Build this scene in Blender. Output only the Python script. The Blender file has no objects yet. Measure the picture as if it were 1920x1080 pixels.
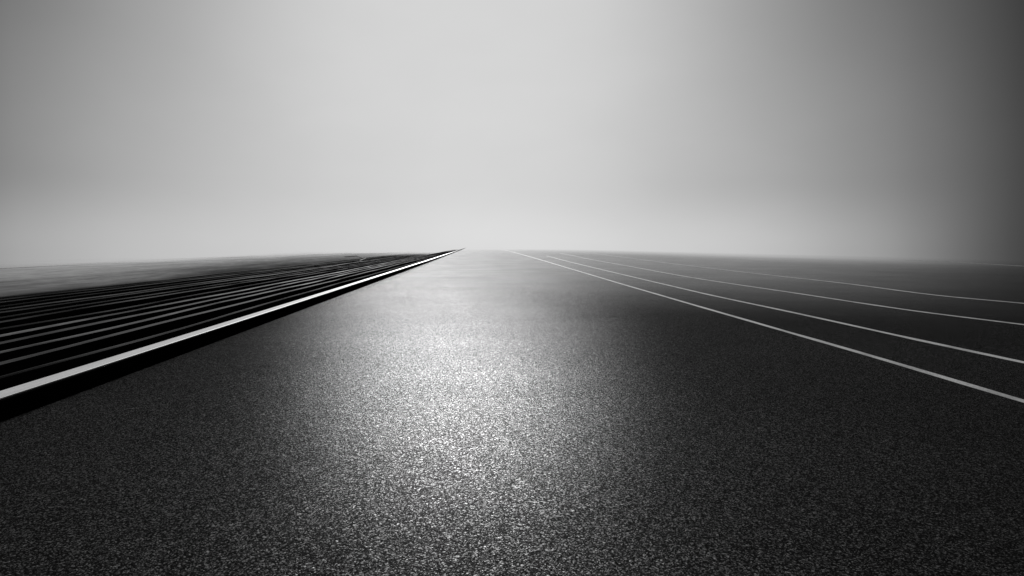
import bpy, bmesh, math, random
from mathutils import Vector, noise
random.seed(7)
S = bpy.context.scene
C = S.collection
H = 1.5            # eye height
F = 1280.0
YAW = math.atan(75/F); PITCH = math.atan(78/F)

# ---------------------------------------------------------------- camera
cd = bpy.data.cameras.new('camera'); cam = bpy.data.objects.new('camera', cd); C.objects.link(cam)
cd.sensor_width = 36; cd.lens = 24; cd.clip_start = 0.05; cd.clip_end = 20000
cam.location = (0, 0, H)
cam.rotation_euler = (math.radians(90)-PITCH, 0, -YAW)
S.camera = cam
R = cam.rotation_euler.to_matrix()
def ground_at(px, py, z=0.0):
    v = R @ Vector(((px-960)/F, (540-py)/F, -1))
    t = (z-H)/v.z
    return v.x*t, v.y*t

# ---------------------------------------------------------------- node helpers
def N(nt, typ, **kw):
    n = nt.nodes.new(typ)
    for k, v in kw.items(): setattr(n, k, v)
    return n
def mth(nt, op, a, b=None, c=None, clamp=False):
    n = nt.nodes.new('ShaderNodeMath'); n.operation = op; n.use_clamp = clamp
    for i, v in enumerate((a, b, c)):
        if v is None: continue
        if isinstance(v, (int, float)): n.inputs[i].default_value = v
        else: nt.links.new(v, n.inputs[i])
    return n.outputs[0]
def smooth(nt, v, a, b, lo=0., hi=1.):
    n = nt.nodes.new('ShaderNodeMapRange'); n.interpolation_type = 'SMOOTHSTEP'
    nt.links.new(v, n.inputs[0])
    for i, x in zip((1, 2, 3, 4), (a, b, lo, hi)): n.inputs[i].default_value = x
    return n.outputs[0]
def noise_n(nt, vec, scale, detail=3, rough=.55, stretch=None):
    if stretch:
        m = nt.nodes.new('ShaderNodeMapping'); m.inputs['Scale'].default_value = stretch
        nt.links.new(vec, m.inputs[0]); vec = m.outputs[0]
    n = nt.nodes.new('ShaderNodeTexNoise'); n.inputs['Scale'].default_value = scale
    n.inputs['Detail'].default_value = detail; n.inputs['Roughness'].default_value = rough
    nt.links.new(vec, n.inputs['Vector'])
    return n.outputs[0]
def grey(nt, v):
    n = nt.nodes.new('ShaderNodeCombineColor')
    for i in range(3): nt.links.new(v, n.inputs[i])
    return n.outputs[0]

def material(name, build, left=(20, 56), right=(17, 64), far=(80, 430)):
    """build(nt, P, bsdf, xyz) wires the surface; haze is put into the material itself, fading it to transparent by world position"""
    m = bpy.data.materials.new(name); m.use_nodes = True
    nt = m.node_tree; nt.nodes.clear()
    out = N(nt, 'ShaderNodeOutputMaterial')
    b = N(nt, 'ShaderNodeBsdfPrincipled')
    geo = N(nt, 'ShaderNodeNewGeometry'); P = geo.outputs['Position']
    sp = N(nt, 'ShaderNodeSeparateXYZ'); nt.links.new(P, sp.inputs[0])
    surf = build(nt, P, b, sp) or b.outputs[0]
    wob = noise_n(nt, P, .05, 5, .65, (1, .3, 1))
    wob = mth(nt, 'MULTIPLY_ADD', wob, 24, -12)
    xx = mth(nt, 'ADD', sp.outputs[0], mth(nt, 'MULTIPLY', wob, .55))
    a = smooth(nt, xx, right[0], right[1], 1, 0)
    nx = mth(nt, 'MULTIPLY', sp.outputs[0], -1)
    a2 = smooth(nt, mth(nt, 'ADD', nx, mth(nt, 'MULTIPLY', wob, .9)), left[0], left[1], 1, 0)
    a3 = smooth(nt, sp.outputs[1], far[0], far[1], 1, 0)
    al = mth(nt, 'MULTIPLY', mth(nt, 'MULTIPLY', a, a2), a3)  # haze drawn as opacity: the surface thins out and sky shows through
    tr = N(nt, 'ShaderNodeBsdfTransparent'); mx = N(nt, 'ShaderNodeMixShader')
    nt.links.new(al, mx.inputs[0]); nt.links.new(tr.outputs[0], mx.inputs[1]); nt.links.new(surf, mx.inputs[2])
    nt.links.new(mx.outputs[0], out.inputs[0])
    return m

def asphalt(nt, P, b, sp):
    # stones of the aggregate: each cell has its own height and its own polish
    vo = N(nt, 'ShaderNodeTexVoronoi'); vo.inputs['Scale'].default_value = 165; nt.links.new(P, vo.inputs['Vector'])
    sc = N(nt, 'ShaderNodeSeparateColor'); nt.links.new(vo.outputs['Color'], sc.inputs[0])
    vo2 = N(nt, 'ShaderNodeTexVoronoi'); vo2.inputs['Scale'].default_value = 90; nt.links.new(P, vo2.inputs['Vector'])
    sc2 = N(nt, 'ShaderNodeSeparateColor'); nt.links.new(vo2.outputs['Color'], sc2.inputs[0])
    g1 = noise_n(nt, P, 80, 3, .7)
    big = noise_n(nt, P, .35, 5, .6, (1, .5, 1))
    band = noise_n(nt, P, .6, 4, .6, (.25, 1.0, 1))
    hgt = mth(nt, 'ADD', mth(nt, 'MULTIPLY', sc.outputs[0], .35), mth(nt, 'MULTIPLY', g1, 1.0))
    hgt = mth(nt, 'SUBTRACT', hgt, mth(nt, 'MULTIPLY', vo2.outputs['Distance'], .8))
    bp = N(nt, 'ShaderNodeBump'); bp.inputs['Strength'].default_value = .31; bp.inputs['Distance'].default_value = .0020
    nt.links.new(hgt, bp.inputs['Height'])
    df = N(nt, 'ShaderNodeBsdfDiffuse'); gl = N(nt, 'ShaderNodeBsdfAnisotropic', distribution='BECKMANN')
    nt.links.new(bp.outputs[0], df.inputs['Normal']); nt.links.new(bp.outputs[0], gl.inputs['Normal'])
    spk = mth(nt, 'POWER', sc.outputs[1], 8); spk2 = mth(nt, 'POWER', sc2.outputs[1], 14)
    patch = mth(nt, 'MULTIPLY', smooth(nt, big, .3, .7, .92, 1.06), smooth(nt, band, .35, .65, .95, 1.05))
    dcol = mth(nt, 'ADD', smooth(nt, g1, .35, .7, .001, .009), mth(nt, 'MULTIPLY', spk, .03))
    nt.links.new(grey(nt, dcol), df.inputs['Color'])
    spark = mth(nt, 'ADD', mth(nt, 'MULTIPLY', spk, .034), mth(nt, 'MULTIPLY', spk2, .034))
    fr = N(nt, 'ShaderNodeFresnel'); fr.inputs[0].default_value = 1.35
    c = mth(nt, 'ADD', mth(nt, 'ADD', spark, .001), mth(nt, 'MULTIPLY', fr.outputs[0], .005))
    nt.links.new(grey(nt, mth(nt, 'MULTIPLY', c, patch)), gl.inputs['Color'])
    # rolled surface: smoother along the road than across it
    gl.inputs['Roughness'].default_value = .363; gl.inputs['Anisotropy'].default_value = .58
    tg = N(nt, 'ShaderNodeCombineXYZ'); tg.inputs[1].default_value = 1; nt.links.new(tg.outputs[0], gl.inputs['Tangent'])
    ad = N(nt, 'ShaderNodeAddShader'); nt.links.new(df.outputs[0], ad.inputs[0]); nt.links.new(gl.outputs[0], ad.inputs[1])
    # broad, dull shine of the rough binder
    br = N(nt, 'ShaderNodeBsdfAnisotropic', distribution='GGX'); br.inputs['Roughness'].default_value = .70
    bp2 = N(nt, 'ShaderNodeBump'); bp2.inputs['Strength'].default_value = .8; bp2.inputs['Distance'].default_value = .0028
    nt.links.new(hgt, bp2.inputs['Height']); nt.links.new(bp2.outputs[0], br.inputs['Normal'])
    cb = mth(nt, 'ADD', mth(nt, 'MULTIPLY', spk, .085), mth(nt, 'MULTIPLY', spk2, .06))
    cb = mth(nt, 'MULTIPLY', mth(nt, 'ADD', cb, .003), patch)
    nt.links.new(grey(nt, cb), br.inputs['Color'])
    ad1 = N(nt, 'ShaderNodeAddShader'); nt.links.new(ad.outputs[0], ad1.inputs[0]); nt.links.new(br.outputs[0], ad1.inputs[1])
    # grazing sheen: far asphalt mirrors the low sky
    sh = N(nt, 'ShaderNodeBsdfAnisotropic', distribution='BECKMANN'); sh.inputs['Roughness'].default_value = .16
    nt.links.new(grey(nt, mth(nt, 'MULTIPLY', smooth(nt, fr.outputs[0], .52, .98, 0, .5), patch)), sh.inputs['Color'])
    ad2 = N(nt, 'ShaderNodeAddShader'); nt.links.new(ad1.outputs[0], ad2.inputs[0]); nt.links.new(sh.outputs[0], ad2.inputs[1])
    return ad2.outputs[0]
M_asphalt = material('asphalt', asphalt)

def paint(nt, P, b, sp):
    w = noise_n(nt, P, 40, 4, .7); w2 = noise_n(nt, P, 1.3, 4, .6)
    c = mth(nt, 'MULTIPLY', smooth(nt, w, .3, .55, .25, .62), smooth(nt, w2, .3, .65, .65, 1))
    nt.links.new(grey(nt, c), b.inputs['Base Color']); b.inputs['Roughness'].default_value = .7
    b.inputs['Specular IOR Level'].default_value = .1
    bp = N(nt, 'ShaderNodeBump'); bp.inputs['Strength'].default_value = .3; bp.inputs['Distance'].default_value = .003
    nt.links.new(w, bp.inputs['Height']); nt.links.new(bp.outputs[0], b.inputs['Normal'])
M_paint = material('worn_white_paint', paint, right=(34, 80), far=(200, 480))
def faint(nt, P, b, sp):
    paint(nt, P, b, sp)
    w2 = noise_n(nt, P, 1.3, 4, .6)
    nt.links.new(grey(nt, smooth(nt, w2, .3, .7, .12, .35)), b.inputs['Base Color'])
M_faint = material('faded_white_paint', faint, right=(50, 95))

def concrete(lo, hi, rough=.5, broken=False, spec=.25):
    def f(nt, P, b, sp):
        w = noise_n(nt, P, 9, 6, .65, (1, .12, 1)); w2 = noise_n(nt, P, 60, 3, .6)
        c = mth(nt, 'MULTIPLY', smooth(nt, w, .3, .7, lo, hi), smooth(nt, w2, .25, .6, .8, 1))
        if broken:
            w3 = noise_n(nt, P, .7, 4, .7, (1.6, .22, 1))
            c = mth(nt, 'MULTIPLY', c, smooth(nt, w3, .38, .64, .06, 1.15))
        nt.links.new(grey(nt, c), b.inputs['Base Color']); b.inputs['Roughness'].default_value = rough
        bp = N(nt, 'ShaderNodeBump'); bp.inputs['Strength'].default_value = .3; bp.inputs['Distance'].default_value = .004
        nt.links.new(w2, bp.inputs['Height']); nt.links.new(bp.outputs[0], b.inputs['Normal'])
        b.inputs['Specular IOR Level'].default_value = spec
    return f
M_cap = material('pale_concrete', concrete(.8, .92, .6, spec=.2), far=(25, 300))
M_black = material('black_kerb_concrete', concrete(.003, .006, .95, spec=.0), far=(200, 700))  # near-black base colour for the kerb's side face
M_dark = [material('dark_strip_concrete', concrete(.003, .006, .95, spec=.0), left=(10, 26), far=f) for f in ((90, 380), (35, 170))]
M_strip = [material('uneven_strip_edge', concrete(l, h, .8, True, .03), left=(8, 24), far=(25, 170)) for l, h in ((.006, .025), (.025, .08), (.11, .25))]  # edge tone differs by strip and breaks up along its length

def soil(nt, P, b, sp):
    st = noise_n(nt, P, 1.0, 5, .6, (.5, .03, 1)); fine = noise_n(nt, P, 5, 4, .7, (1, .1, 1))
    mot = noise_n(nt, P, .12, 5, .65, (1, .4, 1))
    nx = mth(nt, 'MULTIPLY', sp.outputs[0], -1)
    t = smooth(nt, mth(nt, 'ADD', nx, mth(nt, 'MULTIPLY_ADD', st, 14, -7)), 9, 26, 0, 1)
    c = mth(nt, 'MULTIPLY_ADD', t, .5, .002)  # pale mist painted into the base colour, growing towards the left
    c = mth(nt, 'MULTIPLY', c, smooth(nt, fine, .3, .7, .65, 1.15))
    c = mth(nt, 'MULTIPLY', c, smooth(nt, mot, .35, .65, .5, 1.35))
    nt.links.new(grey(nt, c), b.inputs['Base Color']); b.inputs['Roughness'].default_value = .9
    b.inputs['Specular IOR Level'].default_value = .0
M_soil = material('dark_soil_with_haze', soil, left=(12, 48), far=(30, 220))

# ---------------------------------------------------------------- mesh helpers
def obj(name, bm, m, parent=None):
    me = bpy.data.meshes.new(name); bm.to_mesh(me); bm.free()
    me.materials.append(m); o = bpy.data.objects.new(name, me); C.objects.link(o)
    if parent: o.parent = parent
    return o
def tag(o, label=None, cat=None, group=None, kind=None):
    for k, v in (('label', label), ('category', cat), ('group', group), ('kind', kind)):
        if v: o[k] = v
def ylist(a, b, n=90):
    """stations along the road, close together near the viewer"""
    return [a + (b-a)*((i/n)**3) for i in range(n+1)]
def sheet(xs, ys, hf):
    bm = bmesh.new(); g = [[bm.verts.new((x, y, hf(x, y))) for x in xs] for y in ys]
    for j in range(len(ys)-1):
        for i in range(len(xs)-1):
            bm.faces.new((g[j][i], g[j][i+1], g[j+1][i+1], g[j+1][i]))
    return bm
def sweep(ys, section):
    """section(y) -> list of (x,z) going left to right; swept along the road"""
    bm = bmesh.new(); rows = []
    for y in ys: rows.append([bm.verts.new((x, y, z)) for x, z in section(y)])
    for a, b in zip(rows, rows[1:]):
        for i in range(len(a)-1): bm.faces.new((a[i], a[i+1], b[i+1], b[i]))
    for r, rev in ((rows[0], False), (rows[-1], True)):
        if len(r) > 2:
            bm.faces.new(r if rev else r[::-1])
    return bm

KX = -4.03
def drift(y): return -1.1*max(0, min(1, (y-60)/400))     # the edge eases away in the distance

# ---------------------------------------------------------------- setting
g = obj('ground', sheet([-3000, -600, 0, 600, 3000], [-60, 0, 600, 4000], lambda x, y: -.60), M_soil); tag(g, 'dark open ground fading into mist', 'ground', kind='structure')
r = obj('road', sheet([KX-.02, -2, 0, 2, 5, 10, 20, 40, 60, 90, 160], ylist(-8, 900, 60), lambda x, y: 0), M_asphalt)
for v in r.data.vertices:
    if v.co.x < -4: v.co.x += drift(v.co.y)
tag(r, 'wide grainy dark asphalt road running straight to the misty horizon', 'road', kind='structure')

STRIPS = []
x = -5.12
for i in range(14):
    STRIPS.append(x); x -= .68 + .36*(random.random()-.5) + .014*i
FX = 13.5
def field_h(x, y):
    if x > KX-.4: return -.16
    base = -.17
    if -x > FX:
        k = min(1, (-x-FX)/3.5)
        ph = (-x)*2*math.pi/.95 + 2.2*noise.noise(Vector((x*.05, y*.03, 3)))
        base = -.17 + k*(.18 + .020*math.sin(ph)*max(0, 1-(-x-FX)/20) + .24*noise.noise(Vector((x*.08, y*.018, 1.5))) + .12*noise.noise(Vector((x*.35, y*.05, 4))))
    return base
xs = [-4.07, -4.6] + [-5-.5*i for i in range(17)] + [-13.3-.13*i for i in range(1, 375)] + [-64, -72, -90, -140]
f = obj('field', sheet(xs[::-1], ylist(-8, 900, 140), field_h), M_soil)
tag(f, 'dark furrowed field left of the road paling into mist', 'field', kind='structure')
for p in f.data.polygons: p.use_smooth = True

# ---------------------------------------------------------------- kerb
ke = bpy.data.objects.new('road_kerb', None); C.objects.link(ke)
tag(ke, 'long raised kerb with bright white top and black side along left road edge', 'kerb')
ys = ylist(-6, 620, 120)
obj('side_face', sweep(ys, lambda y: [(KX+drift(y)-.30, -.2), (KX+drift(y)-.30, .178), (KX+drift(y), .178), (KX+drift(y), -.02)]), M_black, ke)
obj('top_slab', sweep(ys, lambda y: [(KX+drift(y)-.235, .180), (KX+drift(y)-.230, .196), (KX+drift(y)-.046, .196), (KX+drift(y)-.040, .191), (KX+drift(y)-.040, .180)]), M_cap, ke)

# ---------------------------------------------------------------- strips
words = ['first', 'second', 'third', 'fourth', 'fifth', 'sixth', 'seventh', 'eighth', 'ninth', 'tenth', 'eleventh', 'twelfth', 'thirteenth', 'fourteenth', 'fifteenth', 'sixteenth', 'seventeenth', 'eighteenth']
bright = [1, 1, 2, 1, 2, 0, 1, 1, 0, 1, 0, 0, 1, 0]
for i, X in enumerate(STRIPS):
    root = bpy.data.objects.new('concrete_strip', None); C.objects.link(root); root.location = (X, 0, -.17)
    desc = {2: 'bright-edged', 1: 'grey-edged', 0: 'dull dark-edged'}[bright[i]]
    tag(root, f'{desc} low strip running beside the road, {words[i]} one left of the white kerb', 'strip', 'parallel low strips left of the kerb')
    w = .014 + .028*random.random() + (.008 if bright[i] == 2 else 0)
    sd = i*7.3; zt = .27 - .007*i + .04*(random.random()-.5)
    def off(y, sd=sd): return drift(y) + .10*noise.noise(Vector((y*.06, sd, 0))) + .35*noise.noise(Vector((y*.012, sd, 5)))*min(1, y/60 if y > 0 else 0)
    def hz(y, sd=sd): return .025*noise.noise(Vector((y*.2, sd, 9)))
    def ww(y, w=w, sd=sd): return w*(1+.9*noise.noise(Vector((y*.35, sd, 2))))
    yy = ylist(-4, 560, 140)
    obj('strip_body', sweep(yy, lambda y: [(off(y)-.16, -.03), (off(y)-ww(y), zt+hz(y)-.024), (off(y)+ww(y), zt+hz(y)-.024), (off(y)+.10, -.03)]), M_dark[0 if i < 5 else 1], root)
    obj('strip_edge', sweep(yy, lambda y: [(off(y)-ww(y), zt+hz(y)-.022), (off(y)-ww(y)*.5, zt+hz(y)), (off(y)+ww(y)*.5, zt+hz(y)), (off(y)+ww(y), zt+hz(y)-.022)]), M_strip[bright[i]], root)

# ---------------------------------------------------------------- painted lines
def line(pts, w, label, mat=M_paint, z=.004):
    P = [ground_at(*p) for p in pts]; P.sort(key=lambda q: q[1])
    L = [(math.log(y), x) for x, y in P]
    s0 = (P[1][0]-P[0][0])/(P[1][1]-P[0][1])
    L = [(math.log(max(1.2, P[0][1]-3)), P[0][0]-s0*min(3, P[0][1]-1.2))] + L
    out = []
    n = len(L)
    for i in range(n-1):
        p0, p1, p2, p3 = L[max(0, i-1)], L[i], L[i+1], L[min(n-1, i+2)]
        for k in range(14):
            t = k/14
            m1 = (p2[1]-p0[1])/(p2[0]-p0[0]) * (p2[0]-p1[0]); m2 = (p3[1]-p1[1])/(p3[0]-p1[0]) * (p2[0]-p1[0])
            h = (2*t**3-3*t*t+1)*p1[1] + (t**3-2*t*t+t)*m1 + (-2*t**3+3*t*t)*p2[1] + (t**3-t*t)*m2
            out.append((h, math.exp(p1[0]+(p2[0]-p1[0])*t)))
    out.append((L[-1][1], math.exp(L[-1][0])))
    bm = bmesh.new(); prev = None
    for i, (x, y) in enumerate(out):
        a = out[max(0, i-1)]; b = out[min(len(out)-1, i+1)]
        wd = w*(1+min(.5, y/120))
        d = Vector((b[0]-a[0], b[1]-a[1])).normalized(); nn = Vector((d.y, -d.x))*wd/2*(1+.25*noise.noise(Vector((x*2, y*.9, w))))
        q = (bm.verts.new((x-nn.x, y-nn.y, z)), bm.verts.new((x+nn.x, y+nn.y, z)))
        if prev: bm.faces.new((prev[0], prev[1], q[1], q[0]))
        prev = q
    o = obj('painted_line', bm, mat); tag(o, label, 'road marking', 'white lines painted on the asphalt')
line([(1920, 753), (1600, 658), (1440, 612), (1260, 560), (1130, 522), (1040, 495), (985, 479), (955, 471), (940, 467.5)], .105, 'nearest and boldest thin white line on the right of the road')
line([(1920, 680), (1700, 633), (1500, 589), (1300, 546), (1130, 506), (1060, 489), (1025, 480)], .12, 'second white line from the road centre, curving gently right')
line([(1920, 609), (1700, 581), (1500, 551), (1300, 521), (1200, 503), (1100, 485), (1050, 475)], .14, 'third white line from the road centre, in the dark asphalt on the right')
line([(1920, 569), (1750, 553), (1580, 531), (1400, 511), (1250, 493), (1150, 480), (1090, 473)], .16, 'fourth white line from the road centre, thinner and nearer the mist')
line([(1920, 499), (1850, 495), (1780, 491), (1700, 488)], .4, 'short faded outermost line near the horizon at far right', M_faint)

# ---------------------------------------------------------------- pale twisted streak
def tube(bm, pts, r0, r1, seg=6):
    prev = None
    for i, p in enumerate(pts):
        p = Vector(p); a = Vector(pts[max(0, i-1)]); b = Vector(pts[min(len(pts)-1, i+1)])
        d = (b-a).normalized(); u = d.cross(Vector((0, 0, 1))).normalized(); v = u.cross(d)
        r = r0+(r1-r0)*i/(len(pts)-1)
        ring = [bm.verts.new(p+(u*math.cos(k*2*math.pi/seg)+v*math.sin(k*2*math.pi/seg))*r) for k in range(seg)]
        if prev:
            for k in range(seg): bm.faces.new((prev[k], prev[(k+1) % seg], ring[(k+1) % seg], ring[k]))
        prev = ring
tw = bpy.data.objects.new('pale_squiggle', None); C.objects.link(tw); bx, by = ground_at(690, 489); tw.location = (bx, by, .03)  # unidentified pale squiggle, modelled as a thin forked tube
tag(tw, 'pale crooked branch-like streak lying across the far strips near the horizon', 'squiggle')
M_squiggle = material('pale_squiggle_surface', concrete(.25, .4, .8, spec=.1), far=(60, 300))
bm = bmesh.new(); tube(bm, [(-4.6, 12, .20), (-2.6, 9, .34), (-1.1, 4, .15), (-.2, 0, .26), (.1, -6, .10), (1.3, -9, .20), (2.6, -10, .1)], .045, .02); obj('stem', bm, M_squiggle, tw)
bm = bmesh.new(); tube(bm, [(-.2, 0, .26), (1.0, 3, .36), (2.6, 5, .30), (3.8, 6, .34)], .035, .018); obj('offshoot', bm, M_squiggle, tw)

# ---------------------------------------------------------------- sky
EL, AZ = math.radians(13.5), math.radians(-1.5)
W = bpy.data.worlds.new('World'); S.world = W; W.use_nodes = True
nt = W.node_tree; nt.nodes.clear()
wo = N(nt, 'ShaderNodeOutputWorld'); bg = N(nt, 'ShaderNodeBackground')
tc = N(nt, 'ShaderNodeTexCoord'); sp = N(nt, 'ShaderNodeSeparateXYZ'); nt.links.new(tc.outputs['Generated'], sp.inputs[0])
az = mth(nt, 'ARCTAN2', sp.outputs[0], sp.outputs[1])
el = mth(nt, 'ARCSINE', sp.outputs[2])
def ramp(stops):
    """stops: (azimuth rad, sRGB level)"""
    v = mth(nt, 'MULTIPLY_ADD', az, 1/(2*math.pi), .5)
    r = N(nt, 'ShaderNodeValToRGB'); r.color_ramp.interpolation = 'B_SPLINE'
    e = r.color_ramp.elements
    while len(e) > 1: e.remove(e[-1])
    for i, (a, s) in enumerate(stops):
        c = s/255; l = c/12.92 if c < .04 else ((c+.055)/1.055)**2.4
        p = a/(2*math.pi)+.5
        q = e[0] if i == 0 else e.new(p)
        q.position = p; q.color = (l, l, l, 1)
    nt.links.new(v, r.inputs[0]); return r.outputs[0]
def A(px): return math.atan((px-885)/F)
hi = ramp([(-3.1, 25), (-1.6, 35), (-1.0, 60), (A(-60), 104), (A(60), 137), (A(250), 169), (A(450), 189), (A(650), 199), (A(885), 201), (A(1100), 198), (A(1300), 184), (A(1500), 160), (A(1680), 132), (A(1800), 108), (A(1900), 82), (A(2000), 56), (1.3, 22), (3.1, 22)])
lo = ramp([(-3.1, 25), (-1.6, 35), (-1.0, 80), (A(-60), 134), (A(60), 164), (A(250), 189), (A(450), 201), (A(650), 207), (A(885), 210), (A(1100), 210), (A(1300), 204), (A(1500), 186), (A(1680), 153), (A(1800), 118), (A(1900), 84), (A(2000), 56), (1.3, 22), (3.1, 22)])
tt = smooth(nt, el, math.radians(0), math.radians(5.5))
mx = N(nt, 'ShaderNodeMix', data_type='RGBA'); nt.links.new(tt, mx.inputs[0]); nt.links.new(lo, mx.inputs[6]); nt.links.new(hi, mx.inputs[7])
# the veiled sun: a broad lift high ahead; overhead and behind the cloud is dark
sd = Vector((math.sin(AZ)*math.cos(EL), math.cos(AZ)*math.cos(EL), math.sin(EL)))
gd = Vector((0, math.cos(math.radians(17)), math.sin(math.radians(17))))
dp = N(nt, 'ShaderNodeVectorMath', operation='DOT_PRODUCT'); nt.links.new(tc.outputs['Generated'], dp.inputs[0]); dp.inputs[1].default_value = gd
glow = smooth(nt, dp.outputs['Value'], .93, 1.0, 0, .05)
top = smooth(nt, el, math.radians(20), math.radians(60), 1, .08)
side = mth(nt, 'MULTIPLY', smooth(nt, mth(nt, 'ABSOLUTE', az), .15, .65), smooth(nt, el, math.radians(5), math.radians(21)))
side = mth(nt, 'MULTIPLY_ADD', side, -.4, 1)
nz = noise_n(nt, tc.outputs['Generated'], 1.6, 2, .4)
nz2 = noise_n(nt, tc.outputs['Generated'], 6, 4, .5, (1, 1, 2))
fac = mth(nt, 'MULTIPLY', mth(nt, 'MULTIPLY', smooth(nt, nz, .2, .8, .955, 1.045), top), side)
fac = mth(nt, 'MULTIPLY', fac, smooth(nt, nz2, .2, .8, .98, 1.02))
v = N(nt, 'ShaderNodeRGBToBW'); nt.links.new(mx.outputs[2], v.inputs[0])
val = mth(nt, 'ADD', mth(nt, 'MULTIPLY', v.outputs[0], fac), glow)
sky = N(nt, 'ShaderNodeTexSky', sky_type='NISHITA'); sky.sun_disc = False; sky.sun_elevation = EL; sky.sun_rotation = AZ
bw = N(nt, 'ShaderNodeRGBToBW'); nt.links.new(sky.outputs[0], bw.inputs[0])
val = mth(nt, 'ADD', val, mth(nt, 'MULTIPLY', bw.outputs[0], .001))
nt.links.new(grey(nt, val), bg.inputs[0]); bg.inputs[1].default_value = 1
nt.links.new(bg.outputs[0], wo.inputs[0])

# ---------------------------------------------------------------- sun behind the mist
sl = bpy.data.lights.new('sun', 'SUN'); sl.energy = 5; sl.angle = math.radians(4); sl.color = (1, 1, 1)
so = bpy.data.objects.new('sun', sl); C.objects.link(so); so.rotation_euler = sd.to_track_quat('Z', 'Y').to_euler()
S.view_settings.view_transform = 'Standard'; S.view_settings.look = 'None'; S.view_settings.exposure = 0
